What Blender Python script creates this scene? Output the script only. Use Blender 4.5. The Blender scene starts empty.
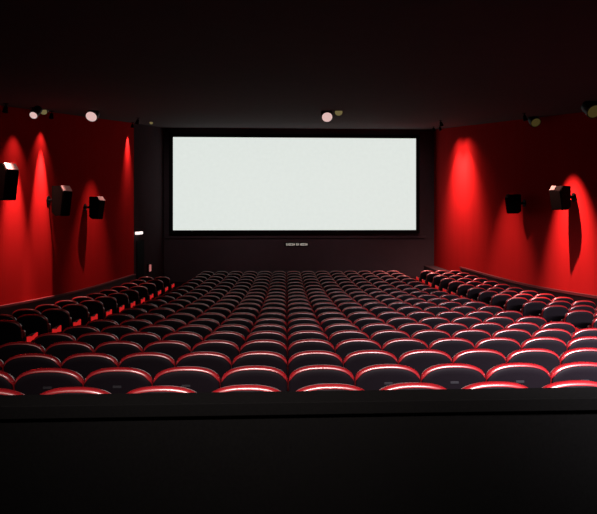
import bpy, bmesh, math, random
from mathutils import Vector, Matrix
random.seed(7)
sc = bpy.context.scene
col = sc.collection
R = math.radians

# ------------------------------------------------------------------ camera
F = 566.0                      # focal length in pixels of the 597 x 514 frame
YAW = R(2.5)                   # the photographer looks slightly right of the room's axis
CZ = 3.1                       # eye height above the flat front floor
PPX, PPY = 286 + F*math.tan(YAW), 215.0
cam_d = bpy.data.cameras.new('camera')
cam = bpy.data.objects.new('camera', cam_d)
col.objects.link(cam)
cam.location = (0, 0, CZ)
cam.rotation_euler = (R(90), 0, -YAW)
cam_d.sensor_fit = 'HORIZONTAL'
cam_d.sensor_width = 36.0
cam_d.lens = 36.0*F/597
cam_d.shift_x = (298.5-PPX)/597
cam_d.shift_y = (PPY-257)/597
cam_d.clip_start = 0.02
sc.camera = cam

# ------------------------------------------------------------------ view, world
sc.view_settings.view_transform = 'Standard'
sc.view_settings.look = 'None'
sc.view_settings.gamma = 1
sc.view_settings.exposure = 0.0
sc.view_settings.use_curve_mapping = False
w = bpy.data.worlds.new('world')
sc.world = w
w.use_nodes = True
w.node_tree.nodes['Background'].inputs[0].default_value = (0.9, 0.9, 1, 1)
w.node_tree.nodes['Background'].inputs[1].default_value = 0.001

# ------------------------------------------------------------------ added lights for the back rows and front wall
def add_spot(name, loc, target, energy, color, size, blend=1.0, radius=0.05):
    l = bpy.data.lights.new(name, 'SPOT')
    l.energy = energy; l.color = color; l.spot_size = R(size); l.spot_blend = blend
    l.shadow_soft_size = radius
    o = bpy.data.objects.new(name, l)
    col.objects.link(o)
    o.location = loc
    d = Vector(target)-Vector(loc)
    o.rotation_euler = d.to_track_quat('-Z', 'Y').to_euler()
    return o

def add_strip(loc, target, energy, color, wide, deep):
    l = bpy.data.lights.new('rim_fill_light', 'AREA')
    l.shape = 'RECTANGLE'; l.size = wide; l.size_y = deep
    l.energy = energy; l.color = color; l.spread = R(68)
    o = bpy.data.objects.new('rim_fill_light', l)
    col.objects.link(o)
    o.location = loc
    o.rotation_euler = (Vector(target)-Vector(loc)).to_track_quat('-Z', 'Y').to_euler()
# unseen area strips added over the rear platform to highlight the seat rims; the right-hand ones are turned up most
KEY = [(4.8, 430, (1.0, 0.90, 0.98)), (2.4, 150, (1.0, 0.90, 0.95)), (-0.2, 42, (1.0, 0.84, 0.80)), (-3.2, 7, (1.0, 0.76, 0.66))]
# unseen fill spots added to lift the black front wall
for x in (-3.4, 0.5, 4.4):
    add_spot('front_wall_fill', (x, 18.5, CZ+0.86+0.12*18.5-0.05), (x, 26.5, 3.2), 480, (1.0, 0.84, 0.88), 62, 1.0, 0.1)
for x, e, c in KEY:
    add_strip((x, 1.3, 4.02), (x+0.2 if x < 1 else x+0.8, 4.6, 1.6), e, c, 2.4, 0.16)
# ------------------------------------------------------------------ helpers
def ray(px, py):
    u, v = (px-PPX)/F, -(py-PPY)/F
    return Vector((math.sin(YAW)+u*math.cos(YAW), math.cos(YAW)-u*math.sin(YAW), v))
def at_y(px, py, Y):
    d = ray(px, py); t = Y/d.y
    return Vector((d.x*t, Y, CZ+d.z*t))
def at_x(px, py, X):
    d = ray(px, py); t = X/d.x
    return Vector((X, d.y*t, CZ+d.z*t))
def project(p):
    c, s = math.cos(YAW), math.sin(YAW)
    dep = p[0]*s+p[1]*c
    return PPX+F*(p[0]*c-p[1]*s)/dep, PPY-F*(p[2]-CZ)/dep, dep

def link(name, mesh, parent=None):
    o = bpy.data.objects.new(name, mesh)
    col.objects.link(o)
    if parent is not None:
        o.parent = parent
    return o
def tag(o, label=None, cat=None, group=None, kind=None):
    if label: o['label'] = label
    if cat: o['category'] = cat
    if group: o['group'] = group
    if kind: o['kind'] = kind
    return o
def empty(name, loc, rz=0.0):
    o = bpy.data.objects.new(name, None)
    col.objects.link(o)
    o.location = loc; o.rotation_euler = (0, 0, rz)
    o.empty_display_size = 0.1
    return o
def mesh_of(bm, name, mat, smooth=False):
    bmesh.ops.recalc_face_normals(bm, faces=bm.faces)
    me = bpy.data.meshes.new(name)
    bm.to_mesh(me); bm.free()
    if mat: me.materials.append(mat)
    if smooth:
        for p in me.polygons: p.use_smooth = True
    return me
def add_box(bm, x0, x1, y0, y1, z0, z1, bev=0.0, seg=2):
    b = bmesh.new()
    r = bmesh.ops.create_cube(b, size=1.0)
    for v in b.verts:
        v.co = Vector(((x0+x1)/2+v.co.x*(x1-x0), (y0+y1)/2+v.co.y*(y1-y0), (z0+z1)/2+v.co.z*(z1-z0)))
    if bev > 0:
        bmesh.ops.bevel(b, geom=list(b.edges), offset=bev, segments=seg, affect='EDGES', profile=0.5)
    tmp = bpy.data.meshes.new('tmp'); b.to_mesh(tmp); b.free()
    bm.from_mesh(tmp); bpy.data.meshes.remove(tmp)
def add_prism(bm, pts, axis, a0, a1):
    """Extrude a closed outline (pairs) along axis 'x','y' or 'z' between a0 and a1."""
    def mk(p, a):
        if axis == 'x': return (a, p[0], p[1])
        if axis == 'y': return (p[0], a, p[1])
        return (p[0], p[1], a)
    A = [bm.verts.new(mk(p, a0)) for p in pts]
    B = [bm.verts.new(mk(p, a1)) for p in pts]
    n = len(pts)
    bm.faces.new(A); bm.faces.new(B[::-1])
    for i in range(n):
        bm.faces.new((A[i], A[(i+1) % n], B[(i+1) % n], B[i]))
def add_cyl(bm, p0, p1, r0, r1=None, n=20):
    r1 = r0 if r1 is None else r1
    p0, p1 = Vector(p0), Vector(p1)
    q = (p1-p0).to_track_quat('Z', 'Y')
    A = []; B = []
    for i in range(n):
        a = 2*math.pi*i/n
        d = Vector((math.cos(a), math.sin(a), 0))
        A.append(bm.verts.new(p0+q @ (d*r0))); B.append(bm.verts.new(p1+q @ (d*r1)))
    bm.faces.new(A[::-1]); bm.faces.new(B)
    for i in range(n):
        bm.faces.new((A[i], A[(i+1) % n], B[(i+1) % n], B[i]))

# ------------------------------------------------------------------ materials
def mat(name, color, rough=0.6, spec=0.5, noise=0.0, scale=20.0, bump=0.0, emit=None, strength=1.0, sheen=0.0, coat=0.0, metallic=0.0, stretch=(1, 1, 1)):
    m = bpy.data.materials.new(name)
    m.use_nodes = True
    nt = m.node_tree
    b = nt.nodes['Principled BSDF']
    b.inputs['Base Color'].default_value = (*color, 1)
    b.inputs['Roughness'].default_value = rough
    b.inputs['Specular IOR Level'].default_value = spec
    b.inputs['Metallic'].default_value = metallic
    if sheen: b.inputs['Sheen Weight'].default_value = sheen; b.inputs['Sheen Tint'].default_value = (*[min(1, c*2+.1) for c in color], 1)
    if coat: b.inputs['Coat Weight'].default_value = coat; b.inputs['Coat Roughness'].default_value = 0.25
    if emit:
        b.inputs['Emission Color'].default_value = (*emit, 1)
        b.inputs['Emission Strength'].default_value = strength
    if noise or bump:
        tc = nt.nodes.new('ShaderNodeTexCoord')
        mp = nt.nodes.new('ShaderNodeMapping'); mp.inputs['Scale'].default_value = stretch
        nz = nt.nodes.new('ShaderNodeTexNoise'); nz.inputs['Scale'].default_value = scale; nz.inputs['Detail'].default_value = 4
        nt.links.new(tc.outputs['Object'], mp.inputs['Vector']); nt.links.new(mp.outputs[0], nz.inputs['Vector'])
        if noise:
            mx = nt.nodes.new('ShaderNodeMix'); mx.data_type = 'RGBA'
            mx.inputs[6].default_value = (*[c*(1-noise) for c in color], 1)
            mx.inputs[7].default_value = (*[min(1, c*(1+noise)) for c in color], 1)
            nt.links.new(nz.outputs['Fac'], mx.inputs[0])
            nt.links.new(mx.outputs[2], b.inputs['Emission Color' if emit else 'Base Color'])
            if emit:
                mx.inputs[6].default_value = (*[c*(1-noise) for c in emit], 1)
                mx.inputs[7].default_value = (*[c*(1+noise) for c in emit], 1)
        if bump:
            bp = nt.nodes.new('ShaderNodeBump'); bp.inputs['Strength'].default_value = bump; bp.inputs['Distance'].default_value = 0.01
            nt.links.new(nz.outputs['Fac'], bp.inputs['Height']); nt.links.new(bp.outputs[0], b.inputs['Normal'])
    return m
M_WALL = mat('red_wall_fabric', (0.30, 0.013, 0.013), 0.95, 0.0, 0.12, 2.5, stretch=(1, 1, 0.15))
M_BLACKWALL = mat('black_wall_cloth', (0.045, 0.031, 0.034), 0.95, 0.1, 0.15, 3)
M_CEIL = mat('black_ceiling', (0.055, 0.039, 0.043), 0.95, 0.1, 0.1, 4)
M_FLOOR = mat('black_carpet', (0.016, 0.010, 0.012), 1.0, 0.05, 0.3, 60)
M_DADO = mat('dark_dado_panel', (0.035, 0.010, 0.012), 0.7, 0.2, 0.15, 6)
M_LEDGE = mat('dado_ledge', (0.075, 0.012, 0.015), 0.6, 0.3)
M_RED = mat('red_leatherette', (0.27, 0.006, 0.010), 0.37, 0.9, 0.08, 40, coat=1.0)
M_BACK = mat('black_seat_shell', (0.0055, 0.0038, 0.0060), 0.6, 0.10, 0.2, 60)
M_ARM = mat('black_armrest', (0.015, 0.011, 0.012), 0.6, 0.3)
M_PLATE = mat('grey_plate', (0.014, 0.014, 0.018), 0.5, 0.4)
M_LAMPRED = mat('red_aisle_lens', (0.4, 0.01, 0.01), 0.5, 0.3, emit=(0.55, 0.012, 0.012), strength=0.85)
M_SCREEN = mat('lit_screen', (0.06, 0.06, 0.06), 0.9, 0.0, noise=0.04, scale=6, emit=(0.735, 0.785, 0.745), strength=1.0)
M_BLACK = mat('masking_black', (0.004, 0.004, 0.004), 0.95, 0.05)
M_SPK = mat('speaker_black', (0.0026, 0.0024, 0.0021), 0.8, 0.01, 0.3, 50)
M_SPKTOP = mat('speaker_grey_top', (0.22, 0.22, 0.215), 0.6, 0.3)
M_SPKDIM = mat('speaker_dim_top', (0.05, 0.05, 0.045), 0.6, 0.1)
M_METAL = mat('dark_metal', (0.004, 0.004, 0.004), 0.7, 0.03)
M_WARM = mat('downlight_glow', (0.2, 0.2, 0.2), 0.6, 0.1, emit=(1.0, 0.66, 0.62), strength=0.72)
M_RING = mat('downlight_trim', (0.016, 0.010, 0.010), 0.6, 0.2)
M_YEL = mat('amber_lamp_face', (0.03, 0.028, 0.012), 0.7, 0.05, emit=(0.30, 0.24, 0.10), strength=0.5)
M_YELDIM = mat('dim_amber_lamp_face', (0.02, 0.018, 0.008), 0.7, 0.05, emit=(0.30, 0.22, 0.06), strength=0.14)
M_WHITE = mat('white_lamp_face', (0.8, 0.8, 0.8), 0.5, 0.2, emit=(1.0, 0.86, 0.84), strength=1.1)
M_PINK = mat('pink_lamp_face', (0.6, 0.3, 0.3), 0.5, 0.2, emit=(0.42, 0.13, 0.12), strength=0.9)
M_SIGN = mat('lit_lettering', (0.5, 0.5, 0.48), 0.5, 0.2, emit=(0.60, 0.58, 0.50), strength=0.5)

# ------------------------------------------------------------------ rows
H = [1.106, 1.234, 1.342, 1.436, 1.530, 1.622, 1.706, 1.773, 1.832, 1.890, 1.948, 1.998, 2.045, 2.083,
     2.105, 2.120, 2.130, 2.138, 2.144, 2.150]
NR = len(H)
P, Y1, S, SH = 0.95, 3.705, 0.55, 0.95
ROWY = [Y1+P*k for k in range(NR)]
ROWF = [CZ-h-SH for h in H]               # floor level of each row
def h_at(y):
    t = (y-Y1)/P
    if t <= 0: return H[0]
    if t >= NR-1: return H[-1]
    k = int(t); return H[k]+(H[k+1]-H[k])*(t-k)
YF = 26.5                                  # front wall
XL = [(-1.5, -6.35), (12.0, -6.15), (21.3, -5.65)]
def xl(y):
    if y < 12: return -6.35+(y+1.5)/13.5*0.20
    return -6.15+(y-12.0)/9.3*0.50
XR = 7.0
def ceil_z(y): return CZ+0.86+0.12*y

# ------------------------------------------------------------------ setting
def struct(name, bm, m, smooth=False):
    o = link(name, mesh_of(bm, name, m, smooth))
    o['kind'] = 'structure'
    return o
# terraced floor, one step per row, raised platform at the back behind a parapet
prof = [(-1.5, 1.5), (2.95, 1.5), (2.95, ROWF[0])]
for k in range(1, NR):
    ys = ROWY[k]-0.42
    prof += [(ys, ROWF[k-1]), (ys, ROWF[k])]
prof += [(YF, ROWF[-1]), (YF, -0.6), (-1.5, -0.6)]
bm = bmesh.new(); add_prism(bm, prof, 'x', -6.55, XR+0.2)
struct('floor', bm, M_FLOOR)
# parapet
bm = bmesh.new(); add_box(bm, xl(2.9)+0.0, XR, 2.82, 2.95, 1.5, 2.11, 0.0)
add_box(bm, xl(2.9)+0.0, XR, 2.80, 2.98, 2.11, 2.174, 0.004)
struct('wall_parapet', bm, mat('parapet_carpet', (0.0042, 0.0042, 0.0042), 1.0, 0.0, 0.2, 60))
# ceiling
bm = bmesh.new()
add_prism(bm, [(-1.5, ceil_z(-1.5)), (YF+0.2, ceil_z(YF+0.2)), (YF+0.2, ceil_z(YF+0.2)+0.25), (-1.5, ceil_z(-1.5)+0.25)], 'x', -6.6, XR+0.25)
struct('ceiling', bm, M_CEIL)
def wall_strip(pts, thick, z0f, z1f, sgn):
    """Upright slab along plan points (x, y); inner face on the points, thickness away from the hall."""
    bm = bmesh.new()
    rows = []
    for (x, y) in pts:
        rows.append([bm.verts.new((x, y, z0f(y))), bm.verts.new((x, y, z1f(y))),
                     bm.verts.new((x+sgn*thick, y, z1f(y))), bm.verts.new((x+sgn*thick, y, z0f(y)))])
    for a, b in zip(rows, rows[1:]):
        for i in range(4):
            bm.faces.new((a[i], b[i], b[(i+1) % 4], a[(i+1) % 4]))
    bm.faces.new(rows[0]); bm.faces.new(rows[-1][::-1])
    return bm
YL = 21.3
struct('wall_left', wall_strip([(xl(y), y) for y in (-1.5, 12.0, YL)], 0.2, lambda y: -0.6, ceil_z, -1), M_WALL)
struct('wall_left_front', wall_strip([(xl(YL), y) for y in (YL, YF+0.2)], 0.2, lambda y: -0.6, ceil_z, -1), mat('black_side_cloth', (0.036, 0.026, 0.029), 0.95, 0.0, 0.15, 3))
struct('wall_right', wall_strip([(XR, y) for y in (-1.5, YF+0.2)], 0.2, lambda y: -0.6, ceil_z, 1), M_WALL)
bm = bmesh.new(); add_box(bm, -6.6, XR+0.2, YF, YF+0.2, -0.6, ceil_z(YF))
struct('wall_front', bm, M_BLACKWALL)
bm = bmesh.new(); add_box(bm, -6.6, XR+0.2, -1.7, -1.5, -0.6, ceil_z(-1.5)+0.2)
struct('wall_rear', bm, M_BLACKWALL)
# dados along the side walls, following the rake at seat-top height, each with a ledge
def ys_between(a, b, n): return [a+(b-a)*i/(n-1) for i in range(n)]
def dado_top_r(y): return CZ-h_at(y)+0.03
def dado_top_l(y): return CZ-h_at(y)-0.09
struct('trim_1', wall_strip([(xl(y)+0.05, y) for y in ys_between(-1.4, YL, 30)], 0.05, lambda y: -0.1, dado_top_l, -1), M_DADO)
struct('trim_2', wall_strip([(xl(y)+0.08, y) for y in ys_between(-1.4, YL, 30)], 0.08, dado_top_l, lambda y: dado_top_l(y)+0.05, -1), M_LEDGE)
struct('trim_3', wall_strip([(XR-0.05, y) for y in ys_between(-1.4, 22.3, 30)], 0.05, lambda y: -0.1, dado_top_r, 1), M_DADO)
struct('trim_4', wall_strip([(XR-0.09, y) for y in ys_between(-1.4, 22.3, 30)], 0.09, dado_top_r, lambda y: dado_top_r(y)+0.06, 1), M_LEDGE)
# low black wall closing the right aisle beside the screen
bm = bmesh.new(); add_box(bm, XR-0.5, XR, 22.5, YF, -0.1, 0.72, 0.02)
struct('trim_5', bm, M_BLACKWALL)

# ------------------------------------------------------------------ screen
a, b = at_y(173, 137, YF-0.25), at_y(416, 230, YF-0.25)
t = empty('cinema_screen', ((a.x+b.x)/2, YF-0.25, b.z))
tag(t, 'wide blank white cinema screen glowing on the black front wall', 'screen')
wx, hz = (b.x-a.x), (a.z-b.z)
bm = bmesh.new(); add_box(bm, -wx/2, wx/2, 0.0, 0.03, 0, hz)
link('projection_surface', mesh_of(bm, 'projection_surface', M_SCREEN), t)
bm = bmesh.new()
fw = 0.16
add_box(bm, -wx/2-fw, -wx/2+0.002, -0.04, 0.24, -fw, hz+fw); add_box(bm, wx/2-0.002, wx/2+fw, -0.04, 0.24, -fw, hz+fw)
add_box(bm, -wx/2, wx/2, -0.04, 0.24, -fw, 0.002); add_box(bm, -wx/2, wx/2, -0.04, 0.24, hz-0.002, hz+fw)
link('masking_frame', mesh_of(bm, 'masking_frame', M_BLACK), t)
# ledge below the screen
bm = bmesh.new(); p = at_y(165, 236, YF-0.05); q = at_y(425, 238, YF-0.05)
add_box(bm, p.x, q.x, YF-0.10, YF, q.z, p.z, 0.01)
struct('trim_6', bm, M_BLACKWALL)
# small lit lettering under the screen: three short words, too small to read in the photograph
c = at_y(296.5, 244.4, YF-0.03)
t = empty('lit_lettering', c)
tag(t, 'tiny pale line of lettering centred under the white screen', 'sign')
bm = bmesh.new(); add_box(bm, -0.56, 0.56, 0.0, 0.03, -0.09, 0.09, 0.004)
link('backing_board', mesh_of(bm, 'backing_board', M_BLACK), t)
pxm = (YF-0.03)/F
x = 286.2
bm = bmesh.new()
for nl, gap in ((6, 1.0), (2, 1.0), (5, 0)):
    for i in range(nl):
        x0 = (x-296.5)*pxm; lw = 1.22*pxm; hh = 0.052; st = 0.016
        kind = (i*7+nl) % 4
        add_box(bm, x0, x0+st, -0.012, 0.004, -hh, hh)
        if kind in (0, 1): add_box(bm, x0+lw-st, x0+lw, -0.012, 0.004, -hh, hh)
        if kind != 1: add_box(bm, x0, x0+lw, -0.012, 0.004, hh-st, hh)
        if kind in (1, 2): add_box(bm, x0, x0+lw, -0.012, 0.004, -st/2, st/2)
        if kind in (0, 2, 3): add_box(bm, x0, x0+lw, -0.012, 0.004, -hh, -hh+st)
        x += 1.5
    x += gap
link('letters', mesh_of(bm, 'letters', M_SIGN), t)

# ------------------------------------------------------------------ cinema seats
ZB = 0.40
def outline(ins, zt=SH, a=0.2725, n=2.35, drop=0.135, seg=30, side=None):
    aa, top, zb = a-ins, zt-ins, ZB+ins
    zc = zt-drop
    hh = top-zc
    pts = [(-aa*0.93, zb), (-aa*0.99, zb+0.05), (-aa, zb+0.16)]
    for i in range(seg+1):
        th = math.pi*(1-i/seg)
        cx, sx = math.cos(th), math.sin(th)
        px_ = aa*math.copysign(abs(cx)**(2/n), cx); pz = zc+hh*abs(sx)**(2/n)
        pts.append((px_, pz))
    pts += [(aa, zb+0.16), (aa*0.99, zb+0.05), (aa*0.93, zb)]
    if side is not None:                  # the shell runs out to the full width below the rounded top
        q = []
        for x_, z_ in pts:
            f = min(1, max(0, (zc+0.055-z_)/0.075)); f = f*f*(3-2*f)
            q.append((x_*((1-f)+f*(a-side)/aa), z_))
        pts = q
    return pts
YB = -0.215
def shear(y, z): return YB+y-(z-0.42)*0.16
def loft(slices, name, m, sides=None):
    bm = bmesh.new()
    rings = []
    for j, (y, ins) in enumerate(slices):
        rings.append([bm.verts.new((px_, shear(y, pz), pz)) for px_, pz in outline(ins, side=sides[j] if sides else None)])
    n = len(rings[0])
    for A, B in zip(rings, rings[1:]):
        for i in range(n):
            bm.faces.new((A[i], A[(i+1) % n], B[(i+1) % n], B[i]))
    bm.faces.new(rings[0][::-1]); bm.faces.new(rings[-1])
    me = mesh_of(bm, name, m, True)
    for pl in me.polygons:
        if len(pl.vertices) > 6: pl.use_smooth = False
    return me
ME_CUSH = loft([(-0.046, 0.030), (-0.044, 0.020), (-0.037, 0.009), (-0.024, 0.002), (-0.008, 0.0), (0.010, 0.002), (0.028, 0.010), (0.042, 0.028), (0.050, 0.055), (0.053, 0.09)], 'back_cushion', M_RED)
ME_BACK = loft([(-0.060, 0.075), (-0.0585, 0.055), (-0.054, 0.036), (-0.0475, 0.024), (-0.036, 0.024)], 'back_panel', M_BACK, [0.075, 0.050, 0.022, 0.006, -0.001])
bm = bmesh.new(); add_box(bm, -0.235, 0.235, YB+0.075, YB+0.185, 0.36, 0.74, 0.035, 3)
ME_SEAT = mesh_of(bm, 'seat_cushion', M_RED, True)
bm = bmesh.new(); add_box(bm, 0.252, 0.298, -0.19, 0.20, 0.60, 0.645, 0.015, 2)
ME_ARM = mesh_of(bm, 'armrest', M_ARM, True)
bm = bmesh.new(); add_box(bm, 0.258, 0.292, -0.13, 0.13, 0.0, 0.60, 0.006, 1); add_box(bm, 0.245, 0.305, -0.17, 0.17, 0.0, 0.02, 0.004, 1)
ME_LEG = mesh_of(bm, 'leg', M_ARM)
bm = bmesh.new()
zz = 0.80; add_box(bm, -0.035, 0.035, shear(-0.0635, zz), shear(-0.056, zz), zz-0.010, zz+0.010, 0.002, 1)
ME_PLATE = mesh_of(bm, 'number_plate', M_PLATE)
def end_meshes(sg):
    bm = bmesh.new(); add_box(bm, sg*0.300-0.018, sg*0.300+0.018, -0.24, 0.20, 0.0, 0.66, 0.012, 2)
    p_ = mesh_of(bm, 'end_panel', M_ARM)
    bm = bmesh.new(); add_prism(bm, [(-0.21, 0.652), (-0.10, 0.640), (-0.02, 0.617), (0.06, 0.640), (0.17, 0.652), (0.17, 0.535), (0.06, 0.55), (-0.02, 0.565), (-0.10, 0.55), (-0.21, 0.535)], 'x', sg*0.318-0.012, sg*0.318+0.016)
    l_ = mesh_of(bm, 'aisle_light', M_LAMPRED)
    return p_, l_
ENDS = {-1: end_meshes(-1), 1: end_meshes(1)}

ORD = ['', 'first', 'second', 'third', 'fourth', 'fifth', 'sixth', 'seventh', 'eighth', 'ninth', 'tenth', 'eleventh', 'twelfth',
       'thirteenth', 'fourteenth', 'fifteenth', 'sixteenth', 'seventeenth', 'eighteenth', 'nineteenth', 'twentieth']
X0 = 0.03*S                                # the straight seam between columns
MID = [X0+(i+0.5)*S for i in range(-6, 8)]
LEFTX = [-4.29-0.02-(i+0.5)*S for i in range(2)][::-1]
RIGHTX = [5.19+0.02+(i+0.5)*S for i in range(3)]
cands = []
for k in range(NR):
    for blk, xs in (('middle', MID), ('left', LEFTX), ('right', RIGHTX)):
        if blk == 'left' and k > 17: continue
        vis = []
        for x in xs:
            if blk == 'left': x += 0.026*(ROWY[k]-9)       # the left block follows its wall, which closes in toward the screen
            p1 = project((x-0.27, ROWY[k], CZ-H[k])); p2 = project((x+0.27, ROWY[k], CZ-H[k]))
            if p2[0] > 1 and p1[0] < 596: vis.append((x, p2[0]-p1[0]))
        for n, (x, sz) in enumerate(vis):
            cands.append((sz, k, blk, x, n, len(vis)))
cands.sort(key=lambda c: -c[0])
solo, rest = cands[:300], cands[300:]
GROUPS = {'middle': 'cinema seats of the middle block', 'left': 'cinema seats of the side block by the left wall', 'right': 'cinema seats of the side block by the right wall'}
def seat_root(k, x):
    return empty('theatre_chair', (x, ROWY[k]+0.30, ROWF[k]))
def build_seat(c):
    sz, k, blk, x, n, tot = c
    t = seat_root(k, x)
    if blk == 'middle':
        if k < 4:
            lab = f'dark seat with red rim, middle block, {ORD[k+1]} row from viewer, {ORD[n+1]} from left edge'
        else:
            lab = f'red-rimmed cinema seat, middle block, {ORD[k+1]} row from viewer, {ORD[n+1]} from left aisle'
    elif blk == 'left':
        lab = f'dim red-rimmed seat by left wall, level with {ORD[k+1]} middle row, {ORD[tot-n]} from aisle'
    else:
        lab = f'dim red-rimmed seat by right wall, level with {ORD[k+1]} middle row, {ORD[n+1]} from aisle'
    tag(t, lab, 'seat', GROUPS[blk])
    link('back_cushion', ME_CUSH, t); link('back_panel', ME_BACK, t)
    link('seat_cushion', ME_SEAT, t); link('armrest', ME_ARM, t); link('leg', ME_LEG, t)
    if k < 2: link('number_plate', ME_PLATE, t)
    if blk == 'left' and abs(x-0.026*(ROWY[k]-9)-LEFTX[-1]) < 1e-6:
        for m_ in ENDS[1]: link(m_.name.split('.')[0], m_, t)
    if blk == 'right' and abs(x-RIGHTX[0]) < 1e-6:
        for m_ in ENDS[-1]: link(m_.name.split('.')[0], m_, t)
    return t
for c in sorted(solo, key=lambda c: (c[1], c[2], c[3])): build_seat(c)
# the farthest seats past three hundred: one object
bm = bmesh.new()
mats = [M_RED, M_BACK, M_ARM, M_LAMPRED]
for c in rest:
    sz, k, blk, x, n, tot = c
    L = [(ME_CUSH, 0), (ME_BACK, 1), (ME_SEAT, 0), (ME_ARM, 2), (ME_LEG, 2)]
    if blk == 'left' and abs(x-0.026*(ROWY[k]-9)-LEFTX[-1]) < 1e-6: L += [(ENDS[1][0], 2), (ENDS[1][1], 3)]
    if blk == 'right' and abs(x-RIGHTX[0]) < 1e-6: L += [(ENDS[-1][0], 2), (ENDS[-1][1], 3)]
    for me_, mi in L:
        nv, nf = len(bm.verts), len(bm.faces)
        bm.from_mesh(me_)
        bm.verts.ensure_lookup_table(); bm.faces.ensure_lookup_table()
        for v in bm.verts[nv:]: v.co += Vector((x, ROWY[k]+0.30, ROWF[k]))
        for f in bm.faces[nf:]: f.material_index = mi
if rest:
    me = bpy.data.meshes.new('far_cinema_seats'); bm.to_mesh(me)
    for m_ in mats: me.materials.append(m_)
    o = link('far_cinema_seats', me)
    tag(o, 'dim farthest rows of red seats nearest the front wall', 'seats', None, 'stuff')
bm.free()

# ------------------------------------------------------------------ wall-wash spotlights
def wash(Y, side, energy, size, off, tgt_drop, label, group='wall-wash spotlights at the ceiling', color=(1.0, 0.38, 0.33), blend=1.0, dy=0.0, drop=0.16, face=None, beam=None):
    xw = xl(Y) if side < 0 else XR
    x = xw-side*off
    z = ceil_z(Y)
    t = empty('wall_spotlight', (x, Y, z))
    tag(t, label, 'spotlight', group)
    bm = bmesh.new(); add_cyl(bm, (0, 0, -0.07), (0, 0, 0.04), 0.012, n=10); add_cyl(bm, (0, 0, -0.012), (0, 0, 0.02), 0.05, n=16)
    link('ceiling_mount', mesh_of(bm, 'ceiling_mount', M_METAL), t)
    d = Vector((side*off, dy, -tgt_drop)).normalized()
    p0 = Vector((0, 0, -0.06))
    bm = bmesh.new(); add_cyl(bm, p0, p0+d*0.13, 0.035, 0.055, 18)
    link('lamp_housing', mesh_of(bm, 'lamp_housing', M_METAL), t)
    bm = bmesh.new(); add_cyl(bm, p0+d*0.131, p0+d*0.135, 0.048, n=18)
    link('lens', mesh_of(bm, 'lens', face or M_METAL), t)
    pos = Vector((x, Y, z))+p0+d*0.16
    add_spot('wall_wash', pos, pos+d, energy, color, size, blend, 0.03)
    if beam:                                  # the narrower inner beam of the same lamp, reaching the wall's foot
        be, bs, bd = beam
        add_spot('wall_wash_beam', pos, pos+Vector((side*off, 0, -bd)), be, color, bs, 1.0, 0.03)
    return t
wash(11.8, -1, 90, 66, 0.45, 2.8, 'ceiling spotlight nearest the viewer above the left red wall', beam=(2600, 34, 4.4))
wash(12.95, -1, 130, 72, 0.42, 2.8, 'ceiling spotlight above the left wall beside the nearest speaker', beam=(3100, 33, 4.4))
wash(14.2, -1, 130, 70, 0.27, 2.8, 'ceiling spotlight above the brightest streak on the left wall', beam=(4600, 31, 4.6))
wash(17.3, -1, 750, 50, 1.40, 5.0, 'dim ceiling spotlight over the left wall between the two farther speakers')
wash(20.6, -1, 700, 48, 0.18, 2.0, 'ceiling spotlight over the narrow streak at the left wall end', beam=(350, 26, 3.0))
wash(22.6, 1, 330, 128, 1.05, 3.6, 'ceiling spotlight over the broad red glow right of the screen, farther of two', beam=(1900, 90, 6.0))
wash(21.7, 1, 330, 128, 1.05, 3.6, 'ceiling spotlight over the broad red glow right of the screen, nearer of two', beam=(1900, 90, 6.0))
wash(17.4, 1, 1700, 54, 2.20, 6.0, 'dim ceiling spotlight over the right wall past the farther speaker')
wash(13.55, 1, 3900, 54, 1.20, 4.2, 'ceiling spotlight above the nearer right-hand speaker')

# ------------------------------------------------------------------ speakers
def speaker(px, py, side, off, wd, ht, label, yaw):
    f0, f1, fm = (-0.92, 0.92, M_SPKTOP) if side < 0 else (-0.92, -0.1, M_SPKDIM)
    xw = (-6.05 if side < 0 else XR)-side*off
    p = at_x(px, py, xw)
    if side < 0:
        xw = xl(p.y)+off; p = at_x(px, py, xw)
    t = empty('wall_speaker', (p.x, p.y, p.z), yaw)
    tag(t, label, 'speaker', 'surround speakers on the side walls')
    w2, h2, dp = wd/2, ht/2, 0.36
    # cabinet: side profile tapers toward the foot, top front corner cut off
    prof_ = [(-dp*0.5, h2*0.62), (-dp*0.25, h2), (dp*0.5, h2), (dp*0.5, -h2*0.75), (dp*0.2, -h2), (-dp*0.28, -h2)]
    bm = bmesh.new(); add_prism(bm, prof_, 'x', -w2, w2)
    bmesh.ops.bevel(bm, geom=list(bm.edges), offset=0.012, segments=2, affect='EDGES')
    link('cabinet', mesh_of(bm, 'cabinet', M_SPK), t)
    # grille toward the seats (local +x side of the block is the hall side before turning)
    bm = bmesh.new()
    gp = [(-dp*0.5-0.012, h2*0.56), (-dp*0.28-0.012, -h2*0.95), (-dp*0.28+0.01, -h2*0.95), (-dp*0.5+0.01, h2*0.56)]
    add_prism(bm, gp, 'x', -w2*0.9, w2*0.9)
    link('grille', mesh_of(bm, 'grille', M_SPK), t)
    # pale bevelled top facet
    bm = bmesh.new()
    n_ = Vector((0, -(h2-h2*0.62), dp*0.25)).normalized()*0.012
    A = (-dp*0.49, h2*0.635); B = (-dp*0.26, h2*0.985)
    tp = [(A[0], A[1]), (B[0], B[1]), (B[0]-0.012, B[1]+0.016), (A[0]-0.012, A[1]+0.016)]
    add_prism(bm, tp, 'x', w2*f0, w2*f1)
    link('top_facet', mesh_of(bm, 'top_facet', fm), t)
    return t
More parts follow.
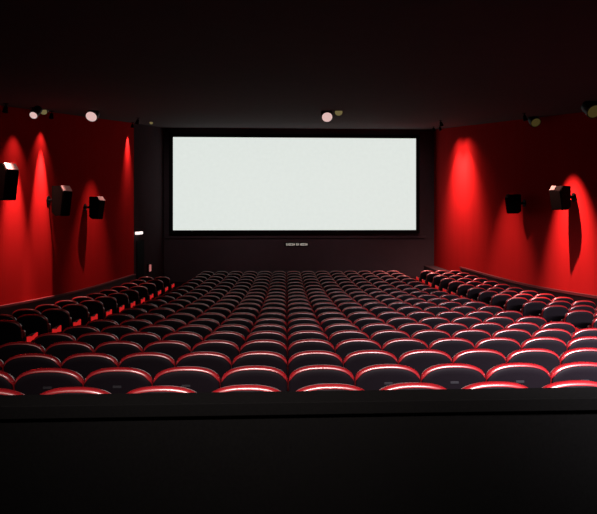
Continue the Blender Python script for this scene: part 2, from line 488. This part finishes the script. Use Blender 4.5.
# wall brackets reach from the cabinet to the wall
def bracket(t, side):
    p = t.location
    xw = xl(p.y) if side < 0 else XR
    inv = Matrix.Rotation(-t.rotation_euler.z, 3, 'Z')
    bm = bmesh.new()
    a_ = inv @ Vector((xw-p.x+side*0.02, 0.0, 0.02)); b_ = Vector((0, 0, 0.02))
    add_cyl(bm, a_, b_, 0.03, n=12)
    c_ = inv @ Vector((xw-p.x-side*0.01, 0, 0.02))
    add_cyl(bm, a_, c_, 0.11, n=16)
    link('wall_bracket', mesh_of(bm, 'wall_bracket', M_METAL), t)
for px, py, side, off, wd, ht, yaw, lab in (
    (6, 182, -1, 0.33, 0.33, 0.76, R(70), 'black speaker with pale top facet, nearest on the left wall'),
    (62, 201, -1, 0.33, 0.33, 0.76, R(70), 'black speaker with pale top facet, second on the left wall'),
    (97, 208, -1, 0.31, 0.27, 0.66, R(70), 'small dim black speaker, farthest on the left wall'),
    (560, 198, 1, 0.34, 0.34, 0.58, R(-68), 'nearer black speaker on right wall with dark shadow band below'),
    (513, 204, 1, 0.34, 0.30, 0.56, R(-68), 'farther black speaker on right wall beside the broad red glow')):
    bracket(speaker(px, py, side, off, wd, ht, lab, yaw), side)

# ------------------------------------------------------------------ ceiling downlights
def downlight(px, py, rad, label, face, tilt=0.05, drop=0.0):
    d = ray(px, py)
    t_ = (0.86-drop)/(d.z-0.12*d.y)
    p = Vector((0, 0, CZ))+d*t_
    t = empty('ceiling_downlight', p)
    tag(t, label, 'ceiling light', 'round ceiling lights')
    ax = Vector((0, -0.8, -0.6)).normalized()         # the eyeball lamp leans toward the seats
    bm = bmesh.new(); add_cyl(bm, -ax*(0.02+drop), ax*0.06, rad*1.15, rad*1.18, 28)
    link('housing', mesh_of(bm, 'housing', M_RING), t)
    bm = bmesh.new(); add_cyl(bm, ax*0.061, ax*0.075, rad, rad*0.92, 28)
    link('lamp_face', mesh_of(bm, 'lamp_face', face), t)
    return t
downlight(92, 115.5, 0.128, 'glowing round ceiling light above the second left speaker', M_WARM, drop=0.12)
downlight(34.5, 114, 0.075, 'small glowing round ceiling light above the left wall streaks', M_WARM, drop=0.2)
downlight(327, 116, 0.122, 'glowing round ceiling light above the middle of the screen', M_WARM, drop=0.12)
downlight(44, 110, 0.09, 'faint amber ceiling light beside the small left glowing light', M_YEL)
downlight(338.5, 111, 0.09, 'faint amber ceiling light beside the light above the screen', M_YEL)
downlight(535, 121.5, 0.12, 'very dim amber ceiling light high over the right wall', M_YELDIM, drop=0.135)
downlight(593, 110, 0.12, 'very dim amber ceiling light at the far right', M_YELDIM, drop=0.16)
downlight(151.5, 122, 0.06, 'thin pale ceiling light left of the screen top', M_YEL)

# ------------------------------------------------------------------ door and lamps left of the screen
xd = xl(YL)
p0 = at_x(136.5, 238, xd); p1 = at_x(143.5, 262, xd)
bm = bmesh.new(); add_box(bm, xd-0.01, xd+0.03, p0.y, p1.y, ROWF[-1], p0.z-0.1, 0.008)
o = link('door_1', mesh_of(bm, 'door_1', M_BLACK)); o['kind'] = 'structure'
p = at_x(139.2, 233, xd+0.12)
t = empty('exit_lamp', p); tag(t, 'small bright white lamp above the dark door beside the left wall', 'lamp')
bm = bmesh.new(); add_box(bm, -0.14, 0.02, -0.30, 0.30, 0.055, 0.10, 0.008); link('lamp_canopy', mesh_of(bm, 'lamp_canopy', M_METAL), t)
bm = bmesh.new(); add_box(bm, -0.07, 0.06, -0.34, 0.34, -0.055, 0.05, 0.02); link('diffuser', mesh_of(bm, 'diffuser', M_WHITE), t)
p = at_x(149.6, 268, xd+0.08)
t = empty('wall_lamp', p); tag(t, 'small upright pinkish lamp low on the dark wall left of the screen', 'lamp')
bm = bmesh.new(); add_box(bm, -0.10, 0.0, -0.10, 0.10, -0.18, 0.18, 0.01); link('lamp_base', mesh_of(bm, 'lamp_base', M_RING), t)
bm = bmesh.new(); add_box(bm, 0.0, 0.05, -0.11, 0.11, -0.14, 0.14, 0.02); link('lens', mesh_of(bm, 'lens', M_PINK), t)
